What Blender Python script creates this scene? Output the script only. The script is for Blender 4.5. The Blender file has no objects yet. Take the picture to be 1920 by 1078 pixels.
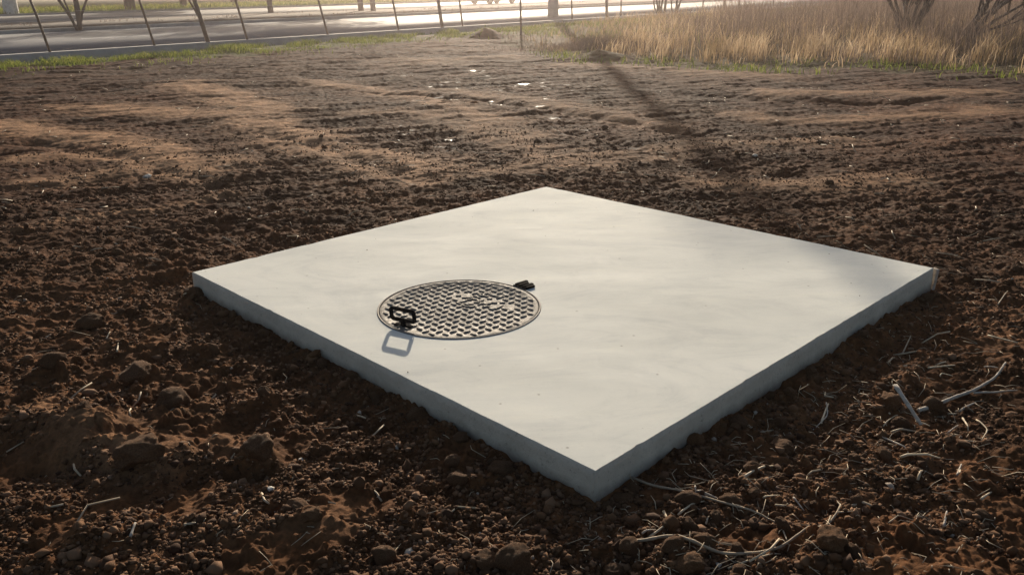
import bpy, bmesh, math
import numpy as np
from mathutils import Matrix, Vector

rng = np.random.default_rng(11)
scene = bpy.context.scene
COL = scene.collection
SUN_EL, SUN_AZ = math.radians(16.5), math.radians(0.3)   # azimuth from +Y towards +X

# ------------------------------------------------------------------ camera solved from the square slab
FPX = 1580.0
UP = np.array([-0.00943403, -0.94122102, -0.33765957]); UP /= np.linalg.norm(UP)
_z = np.array([0, 0, 1.0]); _Y = _z - (_z @ UP) * UP; _Y /= np.linalg.norm(_Y); _X = np.cross(_Y, UP)
RCW = np.stack([_X, _Y, UP])
T = 0.115                      # slab top above the soil
HC = 0.5097 * 2.7 + T          # camera height above the soil


def at(px, py, z=0.0):
    r = RCW @ np.array([(px - 960) / FPX, (py - 539) / FPX, 1.0])
    t = (z - HC) / r[2]
    return np.array([r[0] * t, r[1] * t, z])


cam_d = bpy.data.cameras.new("camera"); cam = bpy.data.objects.new("camera", cam_d); COL.objects.link(cam)
cam_d.sensor_width = 36; cam_d.lens = FPX / 1920 * 36; cam_d.clip_start = 0.05; cam_d.clip_end = 3000
R3 = np.stack([RCW @ [1, 0, 0], RCW @ [0, -1, 0], RCW @ [0, 0, -1]], axis=1)
M4 = Matrix([list(R3[0]) + [0], list(R3[1]) + [0], list(R3[2]) + [HC], [0, 0, 0, 1]])
cam.matrix_world = M4
scene.camera = cam

# ------------------------------------------------------------------ world, sun
w = bpy.data.worlds.new("World"); scene.world = w; w.use_nodes = True
nt = w.node_tree; bg = nt.nodes['Background']; bg.inputs['Strength'].default_value = 0.08
sky = nt.nodes.new('ShaderNodeTexSky'); sky.sky_type = 'NISHITA'; sky.sun_disc = False
sky.sun_elevation = SUN_EL; sky.sun_rotation = SUN_AZ; sky.dust_density = 2.0; sky.air_density = 1.0
nt.links.new(sky.outputs[0], bg.inputs['Color'])
sl = bpy.data.lights.new("sun", 'SUN'); sl.energy = 5.0; sl.angle = math.radians(0.6); sl.color = (1.0, 0.87, 0.69)
so = bpy.data.objects.new("sun", sl); COL.objects.link(so)
sd = Vector((math.sin(SUN_AZ) * math.cos(SUN_EL), math.cos(SUN_AZ) * math.cos(SUN_EL), math.sin(SUN_EL)))
so.rotation_euler = sd.to_track_quat('Z', 'Y').to_euler(); so.location = (0, 20, 30)
vs = scene.view_settings; vs.view_transform = 'Standard'; vs.look = 'None'; vs.gamma = 1; vs.exposure = 0.5
scene.cycles.use_denoising = True
scene.cycles.volume_bounces = 0
scene.cycles.max_bounces = 6
scene.cycles.transparent_max_bounces = 8

# ------------------------------------------------------------------ helpers


def tag(o, label=None, cat=None, group=None, kind=None):
    if label: o['label'] = label
    if cat: o['category'] = cat
    if group: o['group'] = group
    if kind: o['kind'] = kind
    return o


def empty(name, loc, rz=0):
    o = bpy.data.objects.new(name, None); COL.objects.link(o); o.location = loc; o.rotation_euler = (0, 0, rz)
    o.empty_display_size = 0.1
    return o


def link_mesh(name, me, mat=None, parent=None):
    o = bpy.data.objects.new(name, me); COL.objects.link(o)
    if mat: me.materials.append(mat)
    if parent: o.parent = parent
    return o


def np_mesh(name, v, quads=None, tris=None, attrs=None, smooth=True):
    me = bpy.data.meshes.new(name)
    v = np.asarray(v, np.float32)
    me.vertices.add(len(v)); me.vertices.foreach_set('co', v.ravel())
    idx, start, tot, n = [], [], [], 0
    if quads is not None and len(quads):
        q = np.asarray(quads, np.int32); idx.append(q.ravel()); start.append(np.arange(len(q)) * 4); tot.append(np.full(len(q), 4)); n = len(q) * 4
    if tris is not None and len(tris):
        t = np.asarray(tris, np.int32); idx.append(t.ravel()); start.append(n + np.arange(len(t)) * 3); tot.append(np.full(len(t), 3))
    idx = np.concatenate(idx); start = np.concatenate(start).astype(np.int32)
    me.loops.add(len(idx)); me.loops.foreach_set('vertex_index', idx)
    me.polygons.add(len(start)); me.polygons.foreach_set('loop_start', start)
    if smooth: me.polygons.foreach_set('use_smooth', np.ones(len(start), bool))
    for k, a in (attrs or {}).items():
        at_ = me.attributes.new(k, 'FLOAT', 'POINT'); at_.data.foreach_set('value', np.asarray(a, np.float32))
    me.update(calc_edges=True)
    return me


class MB:
    """collects shapes for one mesh"""
    def __init__(s): s.v = []; s.q = []; s.t = []; s.n = 0

    def add(s, v, q=(), t=()):
        v = np.asarray(v, float); s.v.append(v)
        if len(q): s.q.append(np.asarray(q, int) + s.n)
        if len(t): s.t.append(np.asarray(t, int) + s.n)
        s.n += len(v); return s

    def box(s, c, size, rot=None):
        d = np.array([[x, y, z] for z in (-.5, .5) for y in (-.5, .5) for x in (-.5, .5)]) * size
        if rot is not None: d = d @ np.asarray(rot).T
        return s.add(d + c, [[0, 2, 3, 1], [4, 5, 7, 6], [0, 1, 5, 4], [2, 6, 7, 3], [0, 4, 6, 2], [1, 3, 7, 5]])

    def tube(s, pts, rad, n=6, flat=1.0, cap=True):
        pts = np.asarray(pts, float); rad = np.broadcast_to(rad, len(pts))
        tan = np.gradient(pts, axis=0); tan /= np.linalg.norm(tan, axis=1)[:, None] + 1e-9
        ref = np.array([0, 0, 1.0]) if abs(tan[:, 2]).mean() < .8 else np.array([1.0, 0, 0])
        a = np.cross(tan, ref); a /= np.linalg.norm(a, axis=1)[:, None] + 1e-9
        b = np.cross(a, tan)
        th = np.arange(n) / n * 2 * np.pi
        V = pts[:, None] + rad[:, None, None] * (np.cos(th)[None, :, None] * a[:, None] + flat * np.sin(th)[None, :, None] * b[:, None])
        V = V.reshape(-1, 3); q = []
        for i in range(len(pts) - 1):
            for k in range(n):
                k2 = (k + 1) % n
                q.append([i * n + k, i * n + k2, (i + 1) * n + k2, (i + 1) * n + k])
        t = []
        if cap:
            V = np.vstack([V, pts[:1], pts[-1:]]); m = len(V)
            for k in range(n):
                k2 = (k + 1) % n
                t.append([m - 2, k2, k]); L = (len(pts) - 1) * n; t.append([m - 1, L + k, L + k2])
        return s.add(V, q, t)

    def lathe(s, prof, c=(0, 0, 0), n=48, axis='z'):
        prof = np.asarray(prof, float); th = np.arange(n) / n * 2 * np.pi
        P = np.stack([prof[:, None, 0] * np.cos(th), prof[:, None, 0] * np.sin(th), np.repeat(prof[:, 1:2], n, 1)], -1).reshape(-1, 3)
        if axis == 'x': P = P[:, [2, 0, 1]]
        if axis == 'y': P = P[:, [1, 2, 0]]
        q = [[i * n + k, i * n + (k + 1) % n, (i + 1) * n + (k + 1) % n, (i + 1) * n + k] for i in range(len(prof) - 1) for k in range(n)]
        return s.add(P + np.asarray(c), q)

    def mesh(s, name, smooth=False):
        return np_mesh(name, np.vstack(s.v), np.vstack(s.q) if s.q else None, np.vstack(s.t) if s.t else None, smooth=smooth)

    def build(s, name, mat, parent=None, smooth=False, bevel=0):
        me = s.mesh(name, smooth); o = link_mesh(name, me, mat, parent)
        if bevel:
            b = o.modifiers.new('b', 'BEVEL'); b.width = bevel; b.segments = 2
        return o


# ---- vectorised noise


U = np.uint32


def _hash(ix, iy, s):
    h = ix * U(374761393) + iy * U(668265263) + U((s * 974634533) & 0xFFFFFFFF)
    h ^= h >> U(13); h *= U(1274126177); h ^= h >> U(16); h *= U(2246822519); h ^= h >> U(15)
    return h


def _u(a): return np.floor(a).astype(np.int32).view(np.uint32)


def _h01(ix, iy, s): return _hash(_u(ix), _u(iy), s).astype(np.float32) * np.float32(2.3283064e-10)


GRAD = np.stack([np.cos(np.arange(64) / 64 * 2 * np.pi), np.sin(np.arange(64) / 64 * 2 * np.pi)]).astype(np.float32)


def noise(x, y, s=0):
    x = np.asarray(x); y = np.asarray(y)
    ix = np.floor(x); iy = np.floor(y); fx = (x - ix).astype(np.float32); fy = (y - iy).astype(np.float32)
    ux = ix.astype(np.int32).view(np.uint32); uy = iy.astype(np.int32).view(np.uint32)
    u = fx * fx * fx * (fx * (fx * 6 - 15) + 10); v = fy * fy * fy * (fy * (fy * 6 - 15) + 10)
    def g(dx, dy):
        k = _hash(ux + U(dx), uy + U(dy), s) >> U(26)
        return GRAD[0][k] * (fx - dx) + GRAD[1][k] * (fy - dy)
    a = g(0, 0); b = g(1, 0); c = g(0, 1); d = g(1, 1)
    return ((a + u * (b - a)) * (1 - v) + (c + u * (d - c)) * v) * np.float32(1.5)


def fbm(x, y, s=0, o=3):
    r = 0; a = 1
    for i in range(o): r = r + a * noise(x, y, s + i * 17); x = x * 2.03 + 7.1; y = y * 2.03 - 3.7; a *= .5
    return r


def lumps(x, y, cell, p, rmin, rmax, s, k=.8):
    """rounded clods scattered on a jittered grid; returns heights"""
    gx = np.floor(x / cell); gy = np.floor(y / cell); out = np.zeros_like(x)
    wx = x + noise(x / cell * 3.1, y / cell * 3.1, s + 5) * cell * .24
    wy = y + noise(x / cell * 3.1, y / cell * 3.1, s + 6) * cell * .24
    for dx in (-1, 0, 1):
        for dy in (-1, 0, 1):
            cx = gx + dx; cy = gy + dy
            on = _h01(cx, cy, s) < p
            r = (rmin + (rmax - rmin) * _h01(cx, cy, s + 1) ** 2)
            px = (cx + _h01(cx, cy, s + 2)) * cell; py = (cy + _h01(cx, cy, s + 3)) * cell
            an = _h01(cx, cy, s + 4) * 3.1416; ca = np.cos(an); sa = np.sin(an)
            ex = (wx - px) * ca + (wy - py) * sa; ey = -(wx - px) * sa + (wy - py) * ca
            d2 = (ex * ex * .6 + ey * ey * 1.5) / (r * r)
            out = np.maximum(out, np.where(on & (d2 < 1), np.sqrt(np.clip(1 - d2, 0, 1)) * r * k, 0))
    return out


def seg_dist(x, y, pts):
    d = np.full_like(x, 1e9); tt = np.zeros_like(x); n = len(pts) - 1
    for i in range(n):
        a = pts[i]; b = pts[i + 1]; e = b[:2] - a[:2]; L = e @ e
        t = np.clip(((x - a[0]) * e[0] + (y - a[1]) * e[1]) / L, 0, 1)
        q = np.hypot(x - a[0] - e[0] * t, y - a[1] - e[1] * t)
        tt = np.where(q < d, (i + t) / n, tt); d = np.minimum(d, q)
    return d, tt


def smooth(a, b, x): t = np.clip((x - a) / (b - a), 0, 1); return t * t * (3 - 2 * t)


# ---- materials


def mat(name, col, rough=.8, metal=0., spec=.5):
    m = bpy.data.materials.new(name); m.use_nodes = True
    b = m.node_tree.nodes['Principled BSDF']
    b.inputs['Base Color'].default_value = (*col, 1); b.inputs['Roughness'].default_value = rough
    b.inputs['Metallic'].default_value = metal; b.inputs['Specular IOR Level'].default_value = spec
    return m, m.node_tree, b


def N(t, k, **kw):
    n = t.nodes.new(k)
    for a, v in kw.items():
        if a in n.inputs.keys(): n.inputs[a].default_value = v
        else: setattr(n, a, v)
    return n


def nz(t, scale, detail=4, rough=.55, coord=None, dist=0.):
    n = N(t, 'ShaderNodeTexNoise'); n.inputs['Scale'].default_value = scale; n.inputs['Detail'].default_value = detail
    n.inputs['Roughness'].default_value = rough; n.inputs['Distortion'].default_value = dist
    if coord is not None: t.links.new(coord, n.inputs['Vector'])
    return n.outputs['Fac']


def ramp(t, fac, stops):
    r = N(t, 'ShaderNodeValToRGB'); e = r.color_ramp.elements
    while len(e) < len(stops): e.new(.5)
    for k, (p, c) in zip(e, stops): k.position = p; k.color = (*c, 1) if len(c) == 3 else c
    t.links.new(fac, r.inputs[0]); return r.outputs[0]


def mix(t, f, a, b, mode='MIX'):
    n = N(t, 'ShaderNodeMix'); n.data_type = 'RGBA'; n.blend_type = mode
    for s, v in ((n.inputs[0], f), (n.inputs[6], a), (n.inputs[7], b)):
        if isinstance(v, (int, float)): s.default_value = v
        elif isinstance(v, tuple): s.default_value = (*v, 1)
        else: t.links.new(v, s)
    return n.outputs[2]


def attr(t, name): n = N(t, 'ShaderNodeAttribute'); n.attribute_name = name; return n.outputs['Fac']


def objc(t): return N(t, 'ShaderNodeTexCoord').outputs['Object']


def bump(t, b, h, strength=.4, dist=.01):
    n = N(t, 'ShaderNodeBump'); n.inputs['Strength'].default_value = strength; n.inputs['Distance'].default_value = dist
    t.links.new(h, n.inputs['Height']); t.links.new(n.outputs[0], b.inputs['Normal'])


def math_(t, op, a, b=None):
    n = N(t, 'ShaderNodeMath'); n.operation = op
    for s, v in zip(n.inputs, (a, b)):
        if v is None: continue
        if isinstance(v, (int, float)): s.default_value = v
        else: t.links.new(v, s)
    return n.outputs[0]


# soil
SOIL_D, SOIL_M, SOIL_L = (.043, .0190, .0080), (.112, .0500, .0210), (.33, .185, .098)
M = {}
m, t, b = mat('soil', SOIL_M, .95, 0, .06)
co = objc(t)
c = ramp(t, nz(t, 1.3, 6, .65, co), [(.30, SOIL_D), (.52, SOIL_M), (.75, (.140, .072, .034))])
c = mix(t, .8, c, ramp(t, nz(t, .30, 4, .6, co), [(.35, (.55, .52, .50)), (.5, (.95, .95, .95)), (.68, (1.4, 1.3, 1.2))]), 'MULTIPLY')
c = mix(t, attr(t, 'far_dark'), c, mix(t, 1.0, c, (.50, .375, .32), 'MULTIPLY'))  # darker, redder soil colour away from the camera
c = mix(t, attr(t, 'dry'), c, SOIL_L)
fine = nz(t, 45, 5, .7, co)
c = mix(t, .85, c, ramp(t, nz(t, 8, 6, .7, co), [(.32, (.58, .55, .53)), (.5, (1, 1, 1)), (.68, (1.5, 1.45, 1.38))]), 'MULTIPLY')
c = mix(t, .75, c, ramp(t, fine, [(.3, (.45, .42, .40)), (.5, (1, 1, 1)), (.72, (1.6, 1.5, 1.4))]), 'MULTIPLY')
c = mix(t, attr(t, 'green'), c, (.075, .085, .026))
c = mix(t, attr(t, 'wet'), c, (.030, .018, .013))
t.links.new(c, b.inputs['Base Color'])
rr = N(t, 'ShaderNodeMapRange'); t.links.new(attr(t, 'wet'), rr.inputs[0]); rr.inputs[3].default_value = .92; rr.inputs[4].default_value = .36
t.links.new(rr.outputs[0], b.inputs['Roughness'])
bump(t, b, nz(t, 120, 4, .7, co), .6, .006)
M['soil'] = m

m, t, b = mat('clod_soil', SOIL_M, .95, 0, .2); co = objc(t)
oi = N(t, 'ShaderNodeObjectInfo').outputs['Random']
c = ramp(t, nz(t, 14, 5, .65, co), [(.3, (.062, .029, .013)), (.55, (.135, .068, .031)), (.75, (.20, .113, .056))])
c = mix(t, .6, c, ramp(t, oi, [(0, (.6, .6, .62)), (.6, (1, 1, 1)), (1, (1.5, 1.4, 1.25))]), 'MULTIPLY')
t.links.new(c, b.inputs['Base Color']); bump(t, b, nz(t, 60, 5, .7, co), .8, .01); M['clod'] = m
m, t, b = mat('pale_stone', (.55, .50, .43), .8); M['white_stone'] = m
t.links.new(ramp(t, nz(t, 20, 4, .6, objc(t)), [(.3, (.38, .33, .27)), (.7, (.66, .61, .53))]), b.inputs['Base Color'])
m, t, b = mat('crumbs', SOIL_M, .95, 0, .2)
c = ramp(t, attr(t, 'tint'), [(0, (.042, .019, .009)), (.6, (.118, .058, .026)), (.994, (.18, .10, .056)), (1, (.45, .40, .33))]); t.links.new(c, b.inputs['Base Color']); M['crumb'] = m

# concrete
m, t, b = mat('slab_concrete', (.5, .48, .43), .62, 0, .4); co = objc(t)
mp = N(t, 'ShaderNodeMapping'); mp.inputs['Scale'].default_value = (.42, 1, 1); mp.inputs['Rotation'].default_value = (0, 0, math.radians(7)); t.links.new(co, mp.inputs[0])
c = ramp(t, nz(t, 1.6, 6, .6, mp.outputs[0], .6), [(.25, (.55, .55, .50)), (.5, (.61, .61, .555)), (.75, (.665, .66, .60))])
c = mix(t, .7, c, ramp(t, nz(t, 7, 6, .7, mp.outputs[0], 1.2), [(.30, (.86, .87, .88)), (.5, (1, 1, 1)), (.8, (1.06, 1.05, 1.03))]), 'MULTIPLY')
c = mix(t, .9, c, ramp(t, nz(t, 1.9, 9, .72, mp.outputs[0], 2.6), [(.34, (.86, .87, .89)), (.44, (.97, .97, .975)), (.55, (1, 1, 1)), (.68, (1.06, 1.05, 1.02))]), 'MULTIPLY')
c = mix(t, .8, c, ramp(t, nz(t, 90, 4, .7, co), [(.22, (.80, .80, .80)), (.4, (1, 1, 1)), (1, (1.03, 1.03, 1.03))]), 'MULTIPLY')
sp = N(t, 'ShaderNodeTexVoronoi'); sp.inputs['Scale'].default_value = 9; t.links.new(co, sp.inputs['Vector'])
c = mix(t, .9, c, ramp(t, sp.outputs['Distance'], [(.0, (.45, .43, .40)), (.035, (.6, .58, .55)), (.06, (1, 1, 1))]), 'MULTIPLY')
t.links.new(c, b.inputs['Base Color'])
r = ramp(t, nz(t, 3, 5, .6, mp.outputs[0], .8), [(.3, (.78,) * 3), (.7, (.92,) * 3)]); t.links.new(r, b.inputs['Roughness']); b.inputs['Specular IOR Level'].default_value = .15
bump(t, b, math_(t, 'ADD', math_(t, 'MULTIPLY', nz(t, 4.5, 5, .6, mp.outputs[0], .9), 1.0), math_(t, 'MULTIPLY', nz(t, 150, 3, .6, co), .12)), .09, .012)
M['concrete_top'] = m
m, t, b = mat('cast_concrete_side', (.4, .39, .36), .9); co = objc(t)
c = ramp(t, nz(t, 6, 6, .65, co), [(.3, (.43, .385, .31)), (.7, (.58, .525, .43))])
c = mix(t, .8, c, ramp(t, nz(t, 70, 4, .7, co), [(.28, (.5, .5, .5)), (.42, (1, 1, 1))]), 'MULTIPLY')
geo = N(t, 'ShaderNodeSeparateXYZ'); t.links.new(co, geo.inputs[0])
zz = math_(t, 'ADD', geo.outputs[2], math_(t, 'MULTIPLY', nz(t, 9, 5, .7, co), .07))
c = mix(t, ramp(t, zz, [(.035, (.85,) * 3), (.09, (0, 0, 0))]), c, (.17, .12, .085))     # soil splashed on the foot of the slab
t.links.new(c, b.inputs['Base Color']); bump(t, b, nz(t, 60, 5, .7, co), .7, .006); M['concrete_side'] = m

# iron
m, t, b = mat('worn_iron_lid', (.42, .38, .33), .6, .05, .18); co = objc(t)
c = ramp(t, nz(t, 18, 5, .65, co), [(.3, (.085, .072, .06)), (.55, (.17, .15, .127)), (.8, (.25, .225, .19))]); t.links.new(c, b.inputs['Base Color'])
t.links.new(ramp(t, nz(t, 40, 4, .6, co), [(.3, (.6,) * 3), (.7, (.85,) * 3)]), b.inputs['Roughness'])
bump(t, b, nz(t, 220, 3, .6, co), .25, .003); M['lid'] = m
m, t, b = mat('black_iron', (.010, .0095, .010), .8, 0, .1); b.inputs['IOR'].default_value = 1.12; bump(t, b, nz(t, 150, 4, .6, objc(t)), .3, .003); M['black_iron'] = m
m, t, b = mat('iron_ring', (.13, .115, .10), .7, .2); bump(t, b, nz(t, 150, 4, .6, objc(t)), .3, .003); M['ring'] = m

# road
m, t, b = mat('asphalt', (.2, .2, .2), .75, 0, .5); co = objc(t)
c = ramp(t, nz(t, .35, 6, .65, co), [(.3, (.085, .086, .09)), (.7, (.14, .14, .142))])
c = mix(t, .7, c, ramp(t, nz(t, 30, 3, .7, co), [(.3, (.7, .7, .7)), (.7, (1.25, 1.25, 1.25))]), 'MULTIPLY')
t.links.new(c, b.inputs['Base Color']); bump(t, b, nz(t, 60, 3, .7, co), .5, .008); M['asphalt'] = m
m, t, b = mat('kerb_concrete', (.42, .41, .38), .85); co = objc(t)
t.links.new(ramp(t, nz(t, 3, 6, .65, co), [(.3, (.22, .21, .19)), (.7, (.34, .325, .30))]), b.inputs['Base Color']); M['kerb'] = m
m, t, b = mat('median_soil', (.09, .07, .05), .95); co = objc(t)
t.links.new(ramp(t, nz(t, .8, 6, .65, co), [(.3, (.035, .027, .020)), (.7, (.075, .058, .042))]), b.inputs['Base Color']); bump(t, b, nz(t, 9, 5, .7, co), .7, .05); M['median'] = m
m, t, b = mat('road_paint', (.7, .69, .66), .7); M['paint'] = m
m, t, b = mat('verge_grass_ground', (.08, .1, .03), .95); co = objc(t)
t.links.new(ramp(t, nz(t, .5, 6, .65, co), [(.3, (.07, .085, .022)), (.6, (.13, .13, .05)), (.8, (.16, .12, .07))]), b.inputs['Base Color']); bump(t, b, nz(t, 7, 5, .7, co), .7, .08); M['verge'] = m

# timber, bark, metal
m, t, b = mat('rusty_steel', (.11, .075, .055), .8, .2); co = objc(t)
t.links.new(ramp(t, nz(t, 12, 5, .65, co), [(.3, (.07, .05, .04)), (.7, (.16, .11, .08))]), b.inputs['Base Color']); M['post'] = m
m, t, b = mat('bark', (.1, .08, .06), .95); co = objc(t)
mp = N(t, 'ShaderNodeMapping'); mp.inputs['Scale'].default_value = (1, 1, .2); t.links.new(co, mp.inputs[0])
t.links.new(ramp(t, nz(t, 12, 5, .65, mp.outputs[0]), [(.3, (.05, .038, .03)), (.7, (.14, .11, .09))]), b.inputs['Base Color']); bump(t, b, nz(t, 18, 5, .7, mp.outputs[0]), .8, .03); M['bark'] = m
m, t, b = mat('dark_bark', (.05, .038, .034), .95); t.links.new(ramp(t, nz(t, 12, 5, .65, objc(t)), [(.3, (.03, .022, .02)), (.7, (.075, .058, .05))]), b.inputs['Base Color']); M['dark_bark'] = m
m, t, b = mat('lime_wash', (.6, .58, .54), .9); co = objc(t)
t.links.new(ramp(t, nz(t, 6, 5, .65, co), [(.3, (.42, .4, .37)), (.6, (.66, .64, .6))]), b.inputs['Base Color']); M['lime'] = m
m, t, b = mat('pole_concrete', (.42, .40, .39), .85); co = objc(t)
t.links.new(ramp(t, nz(t, 2.5, 5, .65, co), [(.3, (.33, .31, .30)), (.7, (.48, .46, .44))]), b.inputs['Base Color']); M['pole'] = m
m, t, b = mat('galvanised_wire', (.4, .4, .4), .4, .8); M['wire'] = m


def thin(name, stops, trans=.45, attrname='tint'):
    m = bpy.data.materials.new(name); m.use_nodes = True; t = m.node_tree; out = t.nodes['Material Output']; t.nodes.remove(t.nodes['Principled BSDF'])
    c = ramp(t, attr(t, attrname), stops)
    d = N(t, 'ShaderNodeBsdfDiffuse'); tr = N(t, 'ShaderNodeBsdfTranslucent'); mx = N(t, 'ShaderNodeMixShader')
    t.links.new(c, d.inputs[0]); t.links.new(c, tr.inputs[0]); mx.inputs[0].default_value = trans
    t.links.new(d.outputs[0], mx.inputs[1]); t.links.new(tr.outputs[0], mx.inputs[2]); t.links.new(mx.outputs[0], out.inputs[0])
    return m


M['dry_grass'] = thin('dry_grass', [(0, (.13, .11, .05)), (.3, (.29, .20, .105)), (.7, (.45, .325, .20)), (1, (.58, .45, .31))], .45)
M['weed'] = thin('dry_weed', [(0, (.085, .062, .05)), (.6, (.185, .135, .108)), (1, (.30, .22, .17))], .35)
M['green_grass'] = thin('green_grass', [(0, (.06, .08, .014)), (.6, (.16, .195, .035)), (1, (.31, .28, .09))], .55)
M['leaf'] = thin('leaf', [(0, (.035, .045, .018)), (.6, (.07, .085, .03)), (1, (.13, .13, .05))], .4)
m, t, b = mat('straw', (.5, .4, .27), .7, 0, .4); co = objc(t)
oi = N(t, 'ShaderNodeObjectInfo').outputs['Random']
c = ramp(t, nz(t, 25, 4, .6, co), [(.3, (.34, .26, .16)), (.7, (.62, .50, .35))])
c = mix(t, .8, c, ramp(t, oi, [(0, (.55, .5, .45)), (.5, (1, 1, 1)), (1, (1.25, 1.25, 1.2))]), 'MULTIPLY'); t.links.new(c, b.inputs['Base Color']); M['straw'] = m
m, t, b = mat('grey_wood', (.36, .31, .25), .85); co = objc(t)
mp = N(t, 'ShaderNodeMapping'); mp.inputs['Scale'].default_value = (1, 1, 1); t.links.new(co, mp.inputs[0])
t.links.new(ramp(t, nz(t, 40, 4, .6, co), [(.3, (.26, .21, .16)), (.7, (.47, .41, .34))]), b.inputs['Base Color']); M['grey_wood'] = m
m, t, b = mat('brown_stalk', (.2, .15, .1), .85)
t.links.new(ramp(t, nz(t, 30, 4, .6, objc(t)), [(.3, (.19, .14, .09)), (.7, (.40, .31, .21))]), b.inputs['Base Color']); M['stalk'] = m

# ------------------------------------------------------------------ ground sheet
RD = np.array([.629, .777]); RN = np.array([-.777, .629])     # along the road, across it (away from the camera)
KZ = .17
D_KERB = float(RN @ at(95, 99, KZ)[:2])                        # near face of the kerb
P_ = {k: at(*p, z=T) for k, p in dict(L=(357, 513), F=(1030, 350), R=(1747, 500), N=(1103, 884)).items()}
CS = np.mean([p[:2] for p in P_.values()], axis=0)
ex = (P_['R'] - P_['N'])[:2]; ex /= np.linalg.norm(ex); ey = np.array([-ex[1], ex[0]])
SW = 1.335                                                    # half side along ex
SH = 1.350


def slab_sd(x, y, grow=0.):
    u = np.abs((x - CS[0]) * ex[0] + (y - CS[1]) * ex[1]) - SW - grow; v = np.abs((x - CS[0]) * ey[0] + (y - CS[1]) * ey[1]) - SH - grow
    return np.maximum(u, v)


berms = [  # picture polylines unprojected to the soil: (points, half width, height, dryness)
    ([(330, 155), (400, 175), (490, 205), (560, 218)], .30, .10, .8),
    ([(100, 198), (240, 210), (340, 214), (430, 216), (520, 246), (640, 280), (770, 306), (840, 330)], .26, .055, .8),
    ([(-60, 235), (60, 245), (150, 255), (240, 268), (300, 288), (345, 318), (430, 330)], .22, .05, .85),
    ([(640, 215), (760, 215), (860, 225), (960, 255), (1060, 300), (1200, 320)], .25, .045, .45),
    ([(800, 165), (900, 180), (1050, 200), (1180, 228), (1330, 262)], .22, .06, .3),
    ([(1180, 290), (1330, 275), (1500, 270), (1640, 262)], .18, .05, .4),
    ([(1330, 210), (1450, 225), (1600, 225), (1750, 215), (1920, 205)], .22, .05, .45),
    ([(0, 345), (160, 330), (330, 310), (480, 300)], .16, .035, .5),
    ([(0, 440), (150, 415), (320, 385), (450, 360)], .07, .025, .5),
    ([(0, 300), (120, 288), (260, 298), (420, 345)], .16, .035, .6),
    ([(560, 150), (700, 166), (860, 205), (980, 242)], .20, .045, .6),
    ([(860, 332), (1000, 316), (1150, 298), (1300, 300)], .14, .03, .5),
    ([(1250, 335), (1500, 348), (1750, 335)], .15, .035, .5),
    ([(520, 268), (680, 318), (850, 345)], .14, .03, .55),
    ([(1380, 170), (1550, 178), (1750, 176), (1920, 170)], .26, .05, .5),
    ([(700, 110), (800, 118), (870, 112), (1010, 105)], .4, .07, .35),
    ([(1020, 122), (1180, 128), (1350, 140), (1500, 142)], .35, .06, .4),
    ([(0, 790), (110, 800), (200, 850), (300, 880), (380, 870)], .11, .085, .3),
    ([(400, 830), (470, 850), (520, 880)], .05, .05, .2),
    ([(420, 1010), (560, 985), (680, 1000)], .06, .03, .2),
]
ruts = [([(700, 175), (900, 190), (1100, 218), (1300, 255)], .14, .05), ([(60, 265), (250, 300), (400, 345)], .15, .04), ([(520, 260), (700, 310), (800, 335)], .15, .035),
        ([(1080, 250), (1300, 310), (1500, 330)], .12, .03), ([(1300, 175), (1500, 190), (1700, 195)], .25, .06), ([(0, 860), (200, 935), (330, 925)], .14, .06),
        ([(270, 760), (310, 752), (345, 745)], .045, .07), ([(520, 975), (560, 968)], .03, .05), ([(440, 890), (490, 900)], .045, .05)]
mounds = [(910, 72, .8, .32), (1120, 112, .7, .26), (255, 845, .10, .03), (165, 800, .12, .025), (480, 870, .08, .05), (700, 105, .8, .12), (95, 700, .14, .04), (180, 1010, .15, .05),
          (640, 1040, .12, .04), (1700, 720, .12, .05), (1250, 1050, .16, .03)]
puddles = [(850, 123, .13, .10), (835, 128, .10, .07), (885, 133, .12, .08), (985, 157, .10, .07), (968, 153, .06, .05), (845, 262, .06, .03), (800, 261, .04, .02), (745, 262, .03, .02), (870, 187, .16, .09), (905, 195, .10, .07), (890, 199, .08, .05),
           (878, 231, .025, .02), (1560, 281, .04, .03), (980, 195, .04, .04), (1205, 285, .03, .02), (560, 268, .03, .02), (700, 218, .06, .05)]


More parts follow.
